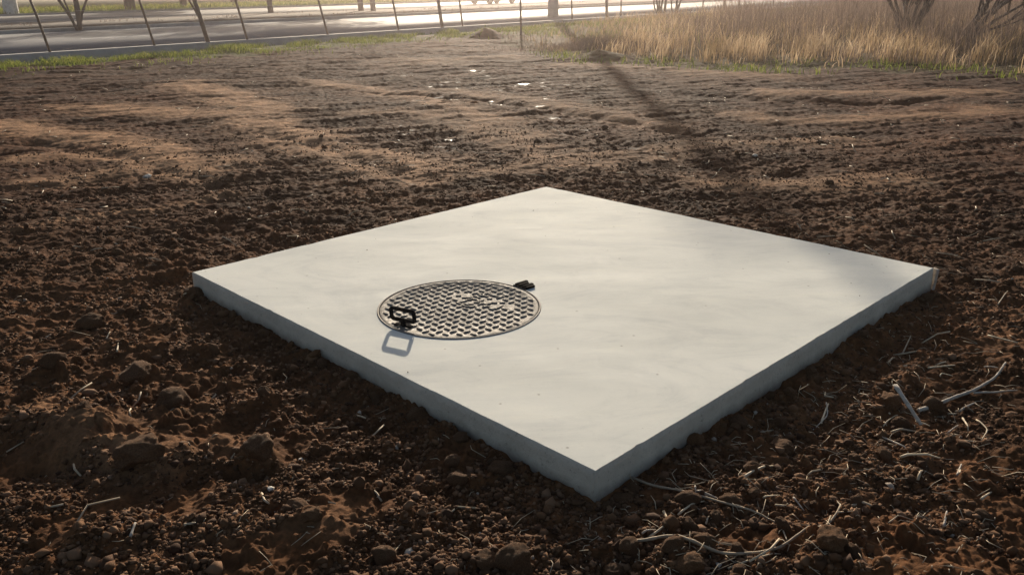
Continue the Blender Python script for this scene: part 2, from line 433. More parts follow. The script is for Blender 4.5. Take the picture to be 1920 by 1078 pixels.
def ground_exact(x, y, lod=True):
    """height, dryness, wetness, greenness of the soil at (x, y)"""
    r = np.hypot(x, y); dk = x * RN[0] + y * RN[1]
    sds = slab_sd(x, y)
    near = 1 - smooth(2.8, 8.6, r)
    rib = np.zeros_like(x); rdry = np.zeros_like(x); rh = np.zeros_like(x)
    for pts, wd, ht, dr in berms:
        big_ = wd >= .13; w0 = wd; wd = wd * (1.45 if big_ else 1.2)
        d, _t = seg_dist(x + noise(x / .8, y / .8, 61) * wd * .7 + noise(x / .15, y / .15, 161) * wd * .35, y + noise(x / .8, y / .8, 62) * wd * .7, [at(*p) for p in pts])
        g = np.exp(-(d / wd) ** 2) * smooth(0, .12, _t + .02) * (1 - smooth(.9, 1.02, _t))
        rh = rh + g * ht * (.75 + .5 * noise(x / .4, y / .4, 63)) * (.55 if big_ else .9)
        rdry = np.maximum(rdry, g * dr * (.95 + .6 * noise(x / .25, y / .25, 64)))
        if big_: rib = np.maximum(rib, g)
    flat = 1 - smooth(D_KERB - 1.2, D_KERB - .1, dk)
    rough = .55 + .45 * near
    ang = np.arctan2(x, y)
    h = fbm(x / 3.1, y / 3.1, 1, 3) * .040 * (.4 + .6 * smooth(0, 1.5, sds)) + fbm(x / .8, y / .8, 9, 3) * .026 * rough * (.35 + .65 * smooth(0, .6, sds))
    # scraped by machine: low streaks running across the field
    u = x * .93 + y * .36; v = -x * .36 + y * .93
    h = h + fbm(u / 2.6, v / .30, 31, 3) * .026 * (1 - near * .75) + fbm(u / 1.3, v / .12, 37, 2) * .012 * (1 - near * .85) * (.4 + .6 * smooth(-.2, .4, fbm(x / 1.9, y / 1.9, 38, 2)))
    patch = smooth(-.35, .45, fbm(x / 1.3, y / 1.3, 77, 2))       # where the soil is cloddy
    loose = np.clip(patch * 1.0 + .15, 0, 1)
    h = h + lumps(x, y, .42, .30, .05, .13, 100, .5) * (.10 + .9 * near) * loose
    h = h + lumps(x, y, .17, .5, .02, .055, 200, .7) * loose * (.22 + .78 * near)
    h = h + (noise(x / .26, y / .22, 40) * .017 + noise(x / .115, y / .10, 41) * .018) * (.4 + .6 * loose) * (.55 + .45 * near) + noise(x / .05, y / .05, 42) * .011
    if lod:
        k = r < 11
        xs, ys = x[k], y[k]; hh = np.zeros_like(x)
        lk = .6 + .4 * loose[k]
        hh[k] = lumps(xs, ys, .075, .6, .009, .030, 300, .9) * lk + lumps(xs, ys, .034, .7, .005, .015, 400, .95) * (.6 + .4 * lk) + noise(xs / .024, ys / .024, 43) * .0055 * (.5 + .5 * lk)
        h = h + hh * (1 - .5 * smooth(3.6, 9, r))
    h = h * (1 - .55 * rib)
    dry = np.clip(-.10 + .15 * fbm(x / .9, y / .9, 51, 4) + .15 * fbm(u / 2.6, v / .22, 55, 3), 0, 1)
    h = h + rh; dry = np.clip(dry + rdry, 0, 1)
    for pts, wd, dp in ruts:
        d, _t = seg_dist(x + noise(x / .5, y / .5, 65) * wd * .6, y + noise(x / .5, y / .5, 66) * wd * .6, [at(*p) for p in pts])
        h = h - np.exp(-(d / wd) ** 2) * dp
    for px, py, wd, ht in mounds:
        c = at(px, py); d = np.hypot(x - c[0], y - c[1]) + noise(x / wd, y / wd, 67) * wd * .3
        h = h + np.clip(1 - (d / wd), 0, 1) ** 1.2 * ht
    wet = np.zeros_like(x)
    for px, py, a_, b_ in puddles:
        a_ *= .8; b_ *= .8; c = at(px, py); dx = x - c[0]; dy = y - c[1]
        d = np.hypot(dx / a_, dy / (b_ * 1.3)) + noise(x / .22, y / .10, 71) * .8 + noise(x / .09, y / .04, 72) * .5
        g = 1 - smooth(.75, 1.0, d); wet = np.maximum(wet, g); h = h * (1 - .93 * g) - .006 * g
    c0 = at(880, 185); cz = np.exp(-((x - c0[0]) / 2.0) ** 2 - ((y - c0[1]) / 5.0) ** 2)
    w2 = smooth(.66, .74, fbm(x / .34, y / .12, 73, 3) * .75 + cz * .18) * cz; wet = np.maximum(wet, w2); h = h * (1 - .7 * w2)
    h = h * flat
    h = h - .03 * smooth(D_KERB - .3, D_KERB, dk)
    # settle the soil to the slab: no soil on top of it, none through it
    lim = .014 + .026 * noise(x / .3, y / .3, 95) + .012 * noise(x / .07, y / .07, 96) + np.clip(sds, 0, 1) * .30
    h = np.where(sds < .5, np.minimum(h, np.maximum(lim, -.2)), h)
    h = h + np.exp(-np.clip(sds, 0, 9) / .06) * .010
    h = np.where(sds < -.03, -.25, h)
    green = smooth(.0, .5, fbm(x / 1.4, y / 1.4, 81, 3) + smooth(D_KERB - 3.2, D_KERB - 1.0, dk) * .9 - .35) * smooth(D_KERB - 4.0, D_KERB - 1.5, dk)
    gz = grass_zone(x, y); green = np.maximum(green, gz * .35)
    far_dark = np.clip(smooth(3.2, 9, r) * (.90 + .45 * fbm(x / 2.6, y / 2.2, 85, 3)), 0, 1) * (1 - np.clip(dry * 1.4, 0, 1)) * flat  # soil colour darkens with distance from the camera, patchy, less on pale soil
    return h, dry, wet, green * (1 - wet), far_dark


G_EDGE = [at(*p)[:2] for p in [(940, 84), (1010, 104), (1090, 116), (1200, 120), (1320, 128), (1500, 129), (1640, 134), (1780, 140), (1920, 142), (2200, 146)]]
G_EDGE = np.array(G_EDGE)


def grass_zone(x, y):
    """1 inside the rough dry grass on the right"""
    ang = np.arctan2(x, y); ea = np.arctan2(G_EDGE[:, 0], G_EDGE[:, 1]); er = np.hypot(G_EDGE[:, 0], G_EDGE[:, 1])
    re = np.interp(ang, ea, er) + noise(x / 1.1, y / 1.1, 91) * .9 + noise(x / .3, y / .3, 92) * .5
    r = np.hypot(x, y); dk = x * RN[0] + y * RN[1]
    return smooth(-.2, .4, r - re) * (ang > ea[0]) * (dk < D_KERB - .1)


TH_F = math.radians(40)
TH_W = math.radians(68)
th = np.concatenate([np.linspace(-math.pi, -TH_W, 60)[:-1], np.linspace(-TH_W, -TH_F, 170)[:-1], np.linspace(-TH_F, TH_F, 880), np.linspace(TH_F, TH_W, 170)[1:], np.linspace(TH_W, math.pi, 60)[1:]])
rr_ = [.35]
while rr_[-1] < 600:
    r = rr_[-1]
    k = .02 if r < 1.55 else (.0019 if r < 8 else (.0026 if r < 24 else (.004 if r < 40 else .05)))
    rr_.append(r * (1 + k))
rr_ = np.array(rr_)
RR, TT = np.meshgrid(rr_, th, indexing='ij')
gx = (RR * np.sin(TT)).ravel(); gy = (RR * np.cos(TT)).ravel()
from concurrent.futures import ThreadPoolExecutor
with ThreadPoolExecutor(6) as ex_:
    parts = list(ex_.map(lambda c: ground_exact(*c), zip(np.array_split(gx, 48), np.array_split(gy, 48))))
gh, gdry, gwet, ggreen, gfar_dark = (np.concatenate([p[k] for p in parts]) for k in range(5))
nr, nth = RR.shape
ii = np.arange(nr - 1)[:, None] * nth + np.arange(nth - 1)[None, :]
q = np.stack([ii, ii + 1, ii + nth + 1, ii + nth], -1).reshape(-1, 4)[:, ::-1]
gv = np.stack([gx, gy, gh], 1); n0 = len(gv)
gv = np.vstack([gv, [[0, 0, 0]]])
capt = np.stack([np.full(nth - 1, n0), np.arange(nth - 1) + 1, np.arange(nth - 1)], 1)
z1 = lambda a: np.append(a, 0)
gme = np_mesh('ground', gv, q, capt, dict(dry=z1(gdry), wet=z1(gwet), green=z1(ggreen), far_dark=z1(gfar_dark)))
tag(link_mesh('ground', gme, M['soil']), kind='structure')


GH = gh.reshape(nr, nth); LR_ = np.log(rr_)


def ground(x, y, lod=True):
    """height of the finished ground sheet, read off its own grid"""
    x = np.asarray(x, float); y = np.asarray(y, float)
    i = np.interp(np.log(np.maximum(np.hypot(x, y), .36)), LR_, np.arange(nr)); j = np.interp(np.arctan2(x, y), th, np.arange(nth))
    i0 = np.clip(i.astype(int), 0, nr - 2); j0 = np.clip(j.astype(int), 0, nth - 2); a = i - i0; b_ = j - j0
    return [GH[i0, j0] * (1 - a) * (1 - b_) + GH[i0 + 1, j0] * a * (1 - b_) + GH[i0, j0 + 1] * (1 - a) * b_ + GH[i0 + 1, j0 + 1] * a * b_]


def gz1(x, y): return float(ground(np.array([float(x)]), np.array([float(y)]))[0][0])


# ------------------------------------------------------------------ slab with a round opening
CC = np.array([-.240, 3.580]); CR = .368


def build_slab():
    t = empty('concrete_slab', (0, 0, 0))
    tag(t, 'pale square concrete slab holding the round manhole cover, set low in bare brown soil', 'concrete slab')
    def corner(a, b): return CS + ex * a * SW + ey * b * SH
    # outline with slightly chipped, wavering edges
    out = []; cs = [(-1, -1), (1, -1), (1, 1), (-1, 1)]
    npe = 90
    for i in range(4):
        a = corner(*cs[i]); b_ = corner(*cs[(i + 1) % 4]); nrm = np.array([(b_ - a)[1], -(b_ - a)[0]]); nrm /= np.linalg.norm(nrm)
        for k in range(npe):
            s = k / npe; p = a + (b_ - a) * s
            chip = noise(np.array([s * 33.]), np.array([i * 5.7]), 502)[0]; wob = -max(0, chip - .42) * .018 + (noise(np.array([s * 14.]), np.array([i * 9.3]), 500)[0] * .0022 + noise(np.array([s * 60.]), np.array([i * 9.3]), 501)[0] * .0013) * (1 if 0 < k else .3)
            out.append(p + nrm * wob)
    out = np.array(out); no = len(out)
    nc = no
    ang_o = np.arctan2(out[:, 1] - CC[1], out[:, 0] - CC[0])
    cir = np.stack([CC[0] + (CR + .004) * np.cos(ang_o), CC[1] + (CR + .004) * np.sin(ang_o)], 1)
    # top: rings between circle and outline
    rings = 26; V = []; 
    for k in range(rings + 1):
        s = (k / rings) ** .8
        p = cir * (1 - s) + out * s
        z = np.full(no, T) + fbm(p[:, 0] / .8, p[:, 1] / .8, 510, 3) * .0016 * (0 if k == 0 else 1)
        V.append(np.column_stack([p, z]))
    # outer bevel: last ring slightly lower, pulled
    cen = CS
    V[-1][:, :2] = cen + (V[-1][:, :2] - cen) * (1 - .003)
    q = []
    for k in range(rings):
        for j in range(no): q.append([k * no + j, k * no + (j + 1) % no, (k + 1) * no + (j + 1) % no, (k + 1) * no + j][::-1])
    V = np.vstack(V)
    top = MB(); top.add(V, q)
    # ring down into the opening
    low = np.column_stack([cir, np.full(no, T - .05)])
    top.add(np.vstack([V[:no], low]), [[j, (j + 1) % no, no + (j + 1) % no, no + j] for j in range(no)])
    top.build('top_surface', M['concrete_top'], t, smooth=True)
    sid = MB(); V2 = [V[-no:]]
    for z, off in ((T - .004, 0.0), (T - .03, .001), (T - .06, .002), (.02, .002), (-.22, .002)):
        p = out + (out - cen) / np.linalg.norm(out - cen, axis=1)[:, None] * off
        p = p + (noise(p[:, 0] * 17 + z * 91, p[:, 1] * 17, 520) * .0018)[:, None]
        zz = np.full(no, z)
        V2.append(np.column_stack([p, zz]))
    V2 = np.vstack(V2); q = []
    for k in range(5):
        for j in range(no): q.append([k * no + j, k * no + (j + 1) % no, (k + 1) * no + (j + 1) % no, (k + 1) * no + j][::-1])
    sid.add(V2, q); sid.build('side', M['concrete_side'], t, smooth=True)


build_slab()

# ------------------------------------------------------------------ manhole cover


def build_cover():
    AX = math.atan2(.29, .31)                                  # axis from handle to hinge
    t = empty('manhole_cover', (CC[0], CC[1], T))
    tag(t, 'round studded iron manhole cover with a raised black handle, set in the concrete slab', 'manhole cover')
    ring = MB().lathe([(CR + .003, -.05), (CR + .003, .003), (CR - .001, .004), (CR - .004, .003), (CR - .004, -.012), (CR - .004, -.05)][::-1], n=128)
    ring.build('frame_ring', M['ring'], t, smooth=False)
    LR = CR - .0075
    lid = MB()
    prof = [(0, 0), (LR * .5, 0), (LR - .02, 0), (LR - .018, .0012), (LR - .002, .0012), (LR, .0), (LR, -.03)]
    lid.lathe(prof[::-1], n=128)
    ca, sa = math.cos(AX), math.sin(AX); Rz = np.array([[ca, -sa, 0], [sa, ca, 0], [0, 0, 1]])
    p = .0415
    # emblem panel, clear of studs
    ea = at(836, 549, T)[:2] - CC; eb = at(968, 580, T)[:2] - CC; em = (ea + eb) / 2; eu = (eb - ea) / 2; el = np.linalg.norm(eu); eu = eu / el; ev = np.array([-eu[1], eu[0]])
    n = int(LR / p) + 2
    for i in range(-n, n + 1):
        for j in range(-n, n + 1):
            c = Rz @ np.array([i * p, j * p, 0])
            if np.hypot(c[0], c[1]) > LR - .024: continue
            d = c[:2] - em
            if ((d @ eu) / (el - .03)) ** 2 + ((d @ ev) / .052) ** 2 < 1: continue
            a = AX + (math.pi / 2 if (i + j) % 2 else 0)
            cc, ss = math.cos(a), math.sin(a); R_ = np.array([[cc, -ss, 0], [ss, cc, 0], [0, 0, 1]])
            l, w_, h = .0165, .0068, .0052
            bot = np.array([[-l, -w_, 0], [l, -w_, 0], [l, w_, 0], [-l, w_, 0]]); tp = bot * [.78, .48, 1] + [0, 0, h]
            v = np.vstack([bot, tp]) @ R_.T + c
            lid.add(v, [[4, 5, 6, 7], [0, 1, 5, 4], [1, 2, 6, 5], [2, 3, 7, 6], [3, 0, 4, 7]])
    # cast emblem: raised strokes
    st = [[(430, 380), (560, 378), (700, 384)], [(700, 315), (735, 420), (880, 440)], [(410, 492), (530, 485), (560, 443), (690, 440), (740, 400)], [(880, 262), (1030, 266)],
          [(960, 320), (1100, 330), (1200, 356)], [(1180, 410), (1320, 410)], [(890, 382), (965, 380)], [(950, 492), (1065, 440)], [(910, 592), (1010, 555), (1200, 580), (1300, 532), (1470, 530)],
          [(620, 568), (770, 582)], [(780, 520), (960, 520)], [(260, 518), (380, 580), (520, 648), (820, 640), (950, 722)], [(1180, 240), (1380, 332), (1690, 352)], [(1050, 632), (1240, 652)],
          [(1240, 712), (1470, 710), (1640, 606)], [(1560, 528), (1700, 528)], [(250, 322), (390, 320)], [(500, 205), (580, 205)], [(120, 125), (230, 70)], [(780, 330), (860, 352)], [(880, 430), (930, 520), (1060, 530)]]
    eb_ = lid
    for pl in st:
        w0 = np.array([at(840 + x / 16, 535 + y / 16, T)[:2] - CC for x, y in pl])
        for a_, b_ in zip(w0[:-1], w0[1:]):
            d = b_ - a_; L = np.linalg.norm(d); d = d / L; nn = np.array([-d[1], d[0]]) * .0048; e2 = d * .003
            f = [a_ - e2 - nn, b_ + e2 - nn, b_ + e2 + nn, a_ - e2 + nn]; m_ = np.mean(f, axis=0)
            v = [[*q_, 0.0003] for q_ in f] + [[*(m_ + (q_ - m_) * .75), .0046] for q_ in f]
            eb_.add(v, [[4, 5, 6, 7], [0, 1, 5, 4], [1, 2, 6, 5], [2, 3, 7, 6], [3, 0, 4, 7]])
    lid.build('lid', M['lid'], t)
    # handle: a rounded rectangular loop standing on a short stem
    hb = at(757, 611, T)[:2] - CC
    yaw = math.radians(-28)
    hnd = MB()
    W_, z0, z1_ =   .059, .028, .077; rc = .010; loop = []
    for (cx, cz, a0) in ((W_ - rc, z1_ - rc, 0), (-W_ + rc, z1_ - rc, 90), (-W_ + rc, z0 + rc, 180), (W_ - rc, z0 + rc, 270)):
        for k in range(5):
            a = math.radians(a0 + k * 22.5); loop.append((cx + rc * math.cos(a), cz + rc * math.sin(a)))
    loop = np.array(loop); nl = len(loop); mid = loop.mean(0)
    bw = np.array([.0115, .0085])                              # bar: side bars wider than thick
    V = []
    for (s, yy) in ((1, -.005), (1, .005), (-1, .005), (-1, -.005)):
        nrm = np.array([loop[(k + 1) % nl] - loop[k - 1] for k in range(nl)]); nrm /= np.linalg.norm(nrm, axis=1)[:, None]; nrm = np.column_stack([nrm[:, 1], -nrm[:, 0]])
        o_ = loop + nrm * s * .0078
        V.append(np.column_stack([o_[:, 0], np.full(nl, yy), o_[:, 1]]))
    V = np.vstack(V); q = []
    for a in range(4):
        for k in range(nl): q.append([a * nl + k, a * nl + (k + 1) % nl, ((a + 1) % 4) * nl + (k + 1) % nl, ((a + 1) % 4) * nl + k])
    cy_, sy_ = math.cos(yaw), math.sin(yaw); Ry = np.array([[cy_, -sy_, 0], [sy_, cy_, 0], [0, 0, 1]])
    tl = math.radians(4); Rt = np.array([[1, 0, 0], [0, math.cos(tl), -math.sin(tl)], [0, math.sin(tl), math.cos(tl)]])
    A = Ry @ Rt
    hnd.add(V @ A.T + [hb[0], hb[1], 0], q)
    ho = hnd.build('handle', M['black_iron'], t, bevel=.0012)
    stm = MB().box(A @ np.array([0, 0, .012]) + [hb[0], hb[1], 0], np.array([.022, .012, .03]), A)
    stm.box(np.array([hb[0], hb[1], .004]), np.array([.085, .022, .007]), Ry)
    stm.build('stem', M['black_iron'], ho, bevel=.0012)
    # hinge: cast knuckles beyond the rim, their black standing in for a shadowed hole
    hp = at(981, 538, T)[:2] - CC; ha = math.atan2(hp[1], hp[0]); c2, s2 = math.cos(ha), math.sin(ha); Rh = np.array([[c2, -s2, 0], [s2, c2, 0], [0, 0, 1]])
    hg = MB()
    hg.box(Rh @ np.array([CR + .022, 0, .0035]), np.array([.046, .088, .006]), Rh)
    for k, (o_, l_) in enumerate(((-.036, .052), (-.012, .066), (.014, .060), (.036, .074))):
        hg.box(Rh @ np.array([CR + .012 + l_ / 2, o_, .006]), np.array([l_, .016, .011]), Rh)
    hg.build('hinge', M['black_iron'], t, bevel=.0015)


build_cover()

# ------------------------------------------------------------------ road, kerbs, median
CAM_D = 0.0


def strip(name, d0, d1, z, matl, a0=-140, a1=330, thick=None, kind=None):
    """a band parallel to the road between two distances across it"""
    nseg = 120; s = np.linspace(a0, a1, nseg)
    A = np.outer(s, RD)
    mb = MB()
    P0 = A + RN * d0; P1 = A + RN * d1
    V = np.vstack([np.column_stack([P0, np.full(nseg, z)]), np.column_stack([P1, np.full(nseg, z)])])
    q = [[i, i + 1, nseg + i + 1, nseg + i] for i in range(nseg - 1)]
    if thick:
        V = np.vstack([V, V - [0, 0, thick]])
        q += [[2 * nseg + i, 2 * nseg + i + 1, i + 1, i] for i in range(nseg - 1)] + [[nseg + i, nseg + i + 1, 3 * nseg + i + 1, 3 * nseg + i] for i in range(nseg - 1)]
    mb.add(V, [list(k) for k in q]); return mb.build(name, matl)


def dist_at(px, py, z): return float(RN @ at(px, py, z)[:2])


D1 = D_KERB + .32
D2 = dist_at(0, 65, .13); D3 = dist_at(0, 48, .13); D4 = dist_at(0, 31, .13)
tag(strip('kerb', D_KERB, D1, KZ, M['kerb'], thick=.25), kind='structure')
tag(strip('road', D1, D2, .125, M['asphalt'], thick=.2), kind='structure')
tag(strip('kerb', D2, D2 + .3, .24, M['kerb'], thick=.3), kind='structure')
tag(strip('median', D2 + .3, D3 - .3, .22, M['median'], thick=.3), kind='structure')
tag(strip('kerb', D3 - .3, D3, .24, M['kerb'], thick=.3), kind='structure')
tag(strip('road', D3, D4, .125, M['asphalt'], thick=.2), kind='structure')
tag(strip('kerb', D4, D4 + .3, .23, M['kerb'], thick=.3), kind='structure')
tag(strip('verge', D4 + .3, D4 + 120, .20, M['verge'], thick=.3), kind='structure')
pm = MB()
for d in (D1 + .55, D2 - .5, D3 + .5, D4 - .5):
    A = np.outer([-140, 330], RD); V = np.vstack([np.column_stack([A + RN * (d - .06), [.129] * 2]), np.column_stack([A + RN * (d + .06), [.129] * 2])]); pm.add(V, [[0, 1, 3, 2]])
for d in ((D1 + D2) / 2, (D3 + D4) / 2):
    for s in np.arange(-60, 200, 9.0):
        A = np.outer([s, s + 3], RD); V = np.vstack([np.column_stack([A + RN * (d - .06), [.129] * 2]), np.column_stack([A + RN * (d + .06), [.129] * 2])]); pm.add(V, [[0, 1, 3, 2]])
tag(pm.build('road_markings', M['paint']), kind='structure')

# ------------------------------------------------------------------ fence on the kerb


def fence():
    t = empty('wire_fence', tuple(at(457, 76, KZ)))
    tag(t, 'wire fence on uneven thin brown posts along the near kerb of the road', 'fence')
    # (x at the foot, foot y, x at picture top, half width)
    ps = [(95, 97, 62, .028), (291, 85, 272, .028), (392, 84, 376, .055), (465, 74, 450, .03), (616, 66, 605, .028), (748, 57, 741, .03), (830, 54, 824, .055), (868, 49, 863, .03),
          (1073, 38, 1070, .03), (1138, 32, 1135, .06), (1164, 28, 1163, .03), (1317, 22, 1316, .035), (1358, 18, 1356, .065), (1386, 16, 1385, .03), (1450, 11, 1449, .035), (1500, 7.5, 1499, .03)]
    base = np.array(t.location); tops = []
    for x, y, xt, rw in ps:
        p = at(x, y, KZ)
        # keep the foot on the kerb line
        d = float(RN @ p[:2]); 
        if d > D_KERB + .25 or d < D_KERB + .05:
            k = (D_KERB + .15) / d; p = np.array([p[0] * k, p[1] * k, KZ])
        ht = 1.55
        lean = (xt - x) / max(y, 1) - (x - 960) / (4950 - y) * -1.0
        lean = np.clip(lean, -.22, .05) if y > 20 else -.03
        top = p + np.array([lean * ht, rng.normal(0, .02), ht])
        ml = (p + top) / 2 + [rng.normal(0, .006), 0, 0]
        mb = MB().tube(np.array([p - [0, 0, .1], ml, top]) - base, [rw * 1.05, rw, rw * .92], 7)
        mb.build('post', M['post'], t, smooth=True); tops.append((p, top))
    for f in (.25, .55, .85):
        pts = np.array([a + (b_ - a) * f for a, b_ in tops]) - base
        order = np.argsort(pts @ np.array([*RD, 0]))
        MB().tube(pts[order], .0022, 4).build('wire', M['wire'], t)
    # bracing limb on the third post
    p, top = tops[2]
    MB().tube(np.array([p + (top - p) * .30, p + (top - p) * .62 + [-.16, .05, .05], p + (top - p) * .8 + [-.42, .1, .1]]) - base, [.03, .026, .02], 6).build('brace', M['post'], t, smooth=True)


fence()

# a lone stake standing in the field this side of the fence
p = at(977, 68); p[2] = gz1(p[0], p[1])
tag(MB().tube(np.array([[0, 0, -.1], [-.01, 0, .8], [-.03, .01, 1.75]]), [.032, .03, .028], 7).build('stake', M['post'], smooth=True),
    'thin brown stake standing alone in the soil this side of the kerb', 'stake').location = p

# tall pale pole
p = at(1037, 38, .0)
pole = empty('utility_pole', (2.06, 40.0, .1)); k_ = 40.0 / p[1]
pole.location = (p[0], p[1], -.05)
tag(pole, 'thick pale concrete pole standing beside the road in the glare', 'pole')
MB().tube([[0, 0, -.2], [0, 0, 2.5], [.02, 0, 6], [.02, 0, 10.9]], [.25, .20, .13, .09], 20).build('shaft', M['pole'], pole, smooth=True)
MB().box(np.array([0.02, 0, 10.4]), np.array([1.6, .10, .10])).build('cross_arm', M['post'], pole)

# ------------------------------------------------------------------ trees, bushes


def leaves(n, centers, rad, size, seed, squash=.8):
    r = np.random.default_rng(seed)
    k = r.integers(0, len(centers), n); d = r.normal(size=(n, 3)); d /= np.linalg.norm(d, axis=1)[:, None]
    rd = np.asarray(rad)[k] * (r.random(n) ** .45)
    c = np.asarray(centers)[k] + d * rd[:, None] * [1, 1, squash]
    u = r.normal(size=(n, 3)); u /= np.linalg.norm(u, axis=1)[:, None]; v = np.cross(u, r.normal(size=(n, 3))); v /= np.linalg.norm(v, axis=1)[:, None]
    s = size * (.6 + .8 * r.random(n))[:, None]
    V = np.stack([c - u * s, c + v * s * .45, c + u * s, c - v * s * .45], 1).reshape(-1, 3)
    q = np.arange(n * 4).reshape(-1, 4); tint = np.repeat(np.clip(r.normal(.45, .25, n), 0, 1), 4)
    return np_mesh('crown', V, q, None, dict(tint=tint), smooth=False)


def limb(mb, p, d, L, r, depth, rg, tips, n=5):
    pts = [p]; dd = d / np.linalg.norm(d)
    for k in range(n):
        dd = dd + rg.normal(0, .12, 3) + [0, 0, .03]; dd /= np.linalg.norm(dd); pts.append(pts[-1] + dd * L / n)
    mb.tube(pts, np.linspace(r, r * .55, n + 1), 7 if r > .05 else 5)
    if depth == 0: tips.append(pts[-1]); return
    for k in range(3 if depth > 1 else 3):
        a = rg.uniform(0, 6.28); e = dd + .75 * np.array([math.cos(a), math.sin(a), rg.uniform(-.1, .5)])
        limb(mb, pts[-1 - (k % 2)], e, L * rg.uniform(.6, .8), r * .5, depth - 1, rg, tips)


def tree(x, y, z, hgt, tr, seed, label, leafn=5000, lean=(0, 0), lime=False, group=None, name='tree', leafsize=.16):
    rg = np.random.default_rng(seed); t = empty(name, (x, y, z)); tag(t, label, 'tree', group)
    mb = MB(); tips = []; h0 = hgt * .36
    pts = [np.array([lean[0] * s * h0, lean[1] * s * h0, s * h0]) for s in np.linspace(-.04, 1, 6)]
    mb.tube(pts, np.linspace(tr * 1.15, tr * .8, 6), 10)
    for k in range(4):
        a = k * 1.57 + rg.uniform(0, 1); limb(mb, pts[-1 - (k % 2)], np.array([math.cos(a) * .8, math.sin(a) * .8, 1.0]), hgt * .27, tr * .5, 2, rg, tips)
    to = mb.build('trunk', M['bark'], t, smooth=True)
    if lime:
        MB().tube([[0, 0, -.1], [lean[0] * .7, lean[1] * .7, .7], [lean[0] * 1.3, lean[1] * 1.3, 1.35]], [tr * 1.19, tr * 1.12, tr * 1.06], 12, cap=False).build('lime_wash', M['lime'], to, smooth=True)
    me = leaves(leafn, tips, np.full(len(tips), hgt * .13), leafsize, seed); link_mesh('crown', me, M['leaf'], t)
    return t


# far side of the road: rows that shade the carriageway on the left
spots = [(22, 27, True, 9.5, .33), (-60, 26, False, 9, .25), (245, 20, False, 10, .30), (345, 16, False, 9, .22), (440, 11, False, 9.5, .25)]
labs = ['tree with a white limed trunk foot on the verge beyond the road', 'dark tree on the far verge, left of the tree with the white limed foot',
        'dark trunked tree on the far verge behind the bush in the median', 'thin dark tree on the far verge behind the forked fence post', 'dark tree on the far verge beside the road, rightmost of the four dark ones']
for k, (px, py, lm, hg, tr) in enumerate(spots):
    p = at(px, py, .20); d = float(RN @ p[:2])
    if d < D4 + 1: p = p * ((D4 + 1.2) / d)
    tree(p[0], p[1], .19, hg, tr, 40 + k, labs[k], lime=lm, group='trees on the far verge', leafn=9000, leafsize=.23)
# thin trunks in the median
for k, (px, py, hg, tr, lb) in enumerate([(508, 25, 6.5, .13, 'slender tree in the road median, standing alone left of the pair'), (677, 21, 7, .14, 'slender tree in the road median, left one of a close pair'),
                                          (700, 21, 7.5, .13, 'slender tree in the road median, right one of a close pair')]):
    p = at(px, py, .22); tree(p[0], p[1], .21, hg, tr, 60 + k, lb, leafn=2200, group='slender median trees', lean=(-.04, 0), leafsize=.13)


def bush(x, y, z, hgt, w, nst, seed, label, leafn=0, r0=.02, name='bush', lean=(0, 0), matl=None):
    rg = np.random.default_rng(seed); t = empty(name, (x, y, z)); tag(t, label, 'bush')
    mb = MB(); tips = []
    for k in range(nst):
        a = rg.uniform(0, 6.28); d = np.array([math.cos(a) * w + lean[0], math.sin(a) * w + lean[1], 1.0])
        limb(mb, np.array([math.cos(a) * .08, math.sin(a) * .08, -.05]), d, hgt * .42 * rg.uniform(.8, 1.2), r0 * rg.uniform(.7, 1.2), 2, rg, tips)
    mb.build('stems', matl or M['bark'], t, smooth=True)
    if leafn: link_mesh('foliage', leaves(leafn, tips, np.full(len(tips), hgt * .12), .07, seed), M['leaf'], t)
    return t


p = at(146, 54, .22); bush(p[0], p[1], .21, 3.6, .30, 7, 71, 'many stemmed green bush growing in the road median', leafn=3000, r0=.05, lean=(-.12, 0))
p = at(1238, 33, 0); bush(p[0], p[1], 0, 3.4, .22, 6, 72, 'bare grey bush of upright stems behind the dry grass near the fence', r0=.06, lean=(-.05, 0))
p = at(1266, 32, 0); bush(p[0], p[1], 0, 3.0, .25, 5, 73, 'bare grey bush of spreading stems, close right of the upright one', r0=.05)
p = at(1703, 74, 0); bush(p[0], p[1], 0, 3.0, .22, 16, 74, 'dark bare thorny bush with several stems amid the dry grass', r0=.06, matl=M['dark_bark'])
p = at(1792, 84, 0); bush(p[0], p[1], 0, 3.2, .14, 8, 75, 'dark bare bush leaning right out of the dry grass', r0=.06, lean=(.75, 0), matl=M['dark_bark'])

# ------------------------------------------------------------------ car on the far carriageway


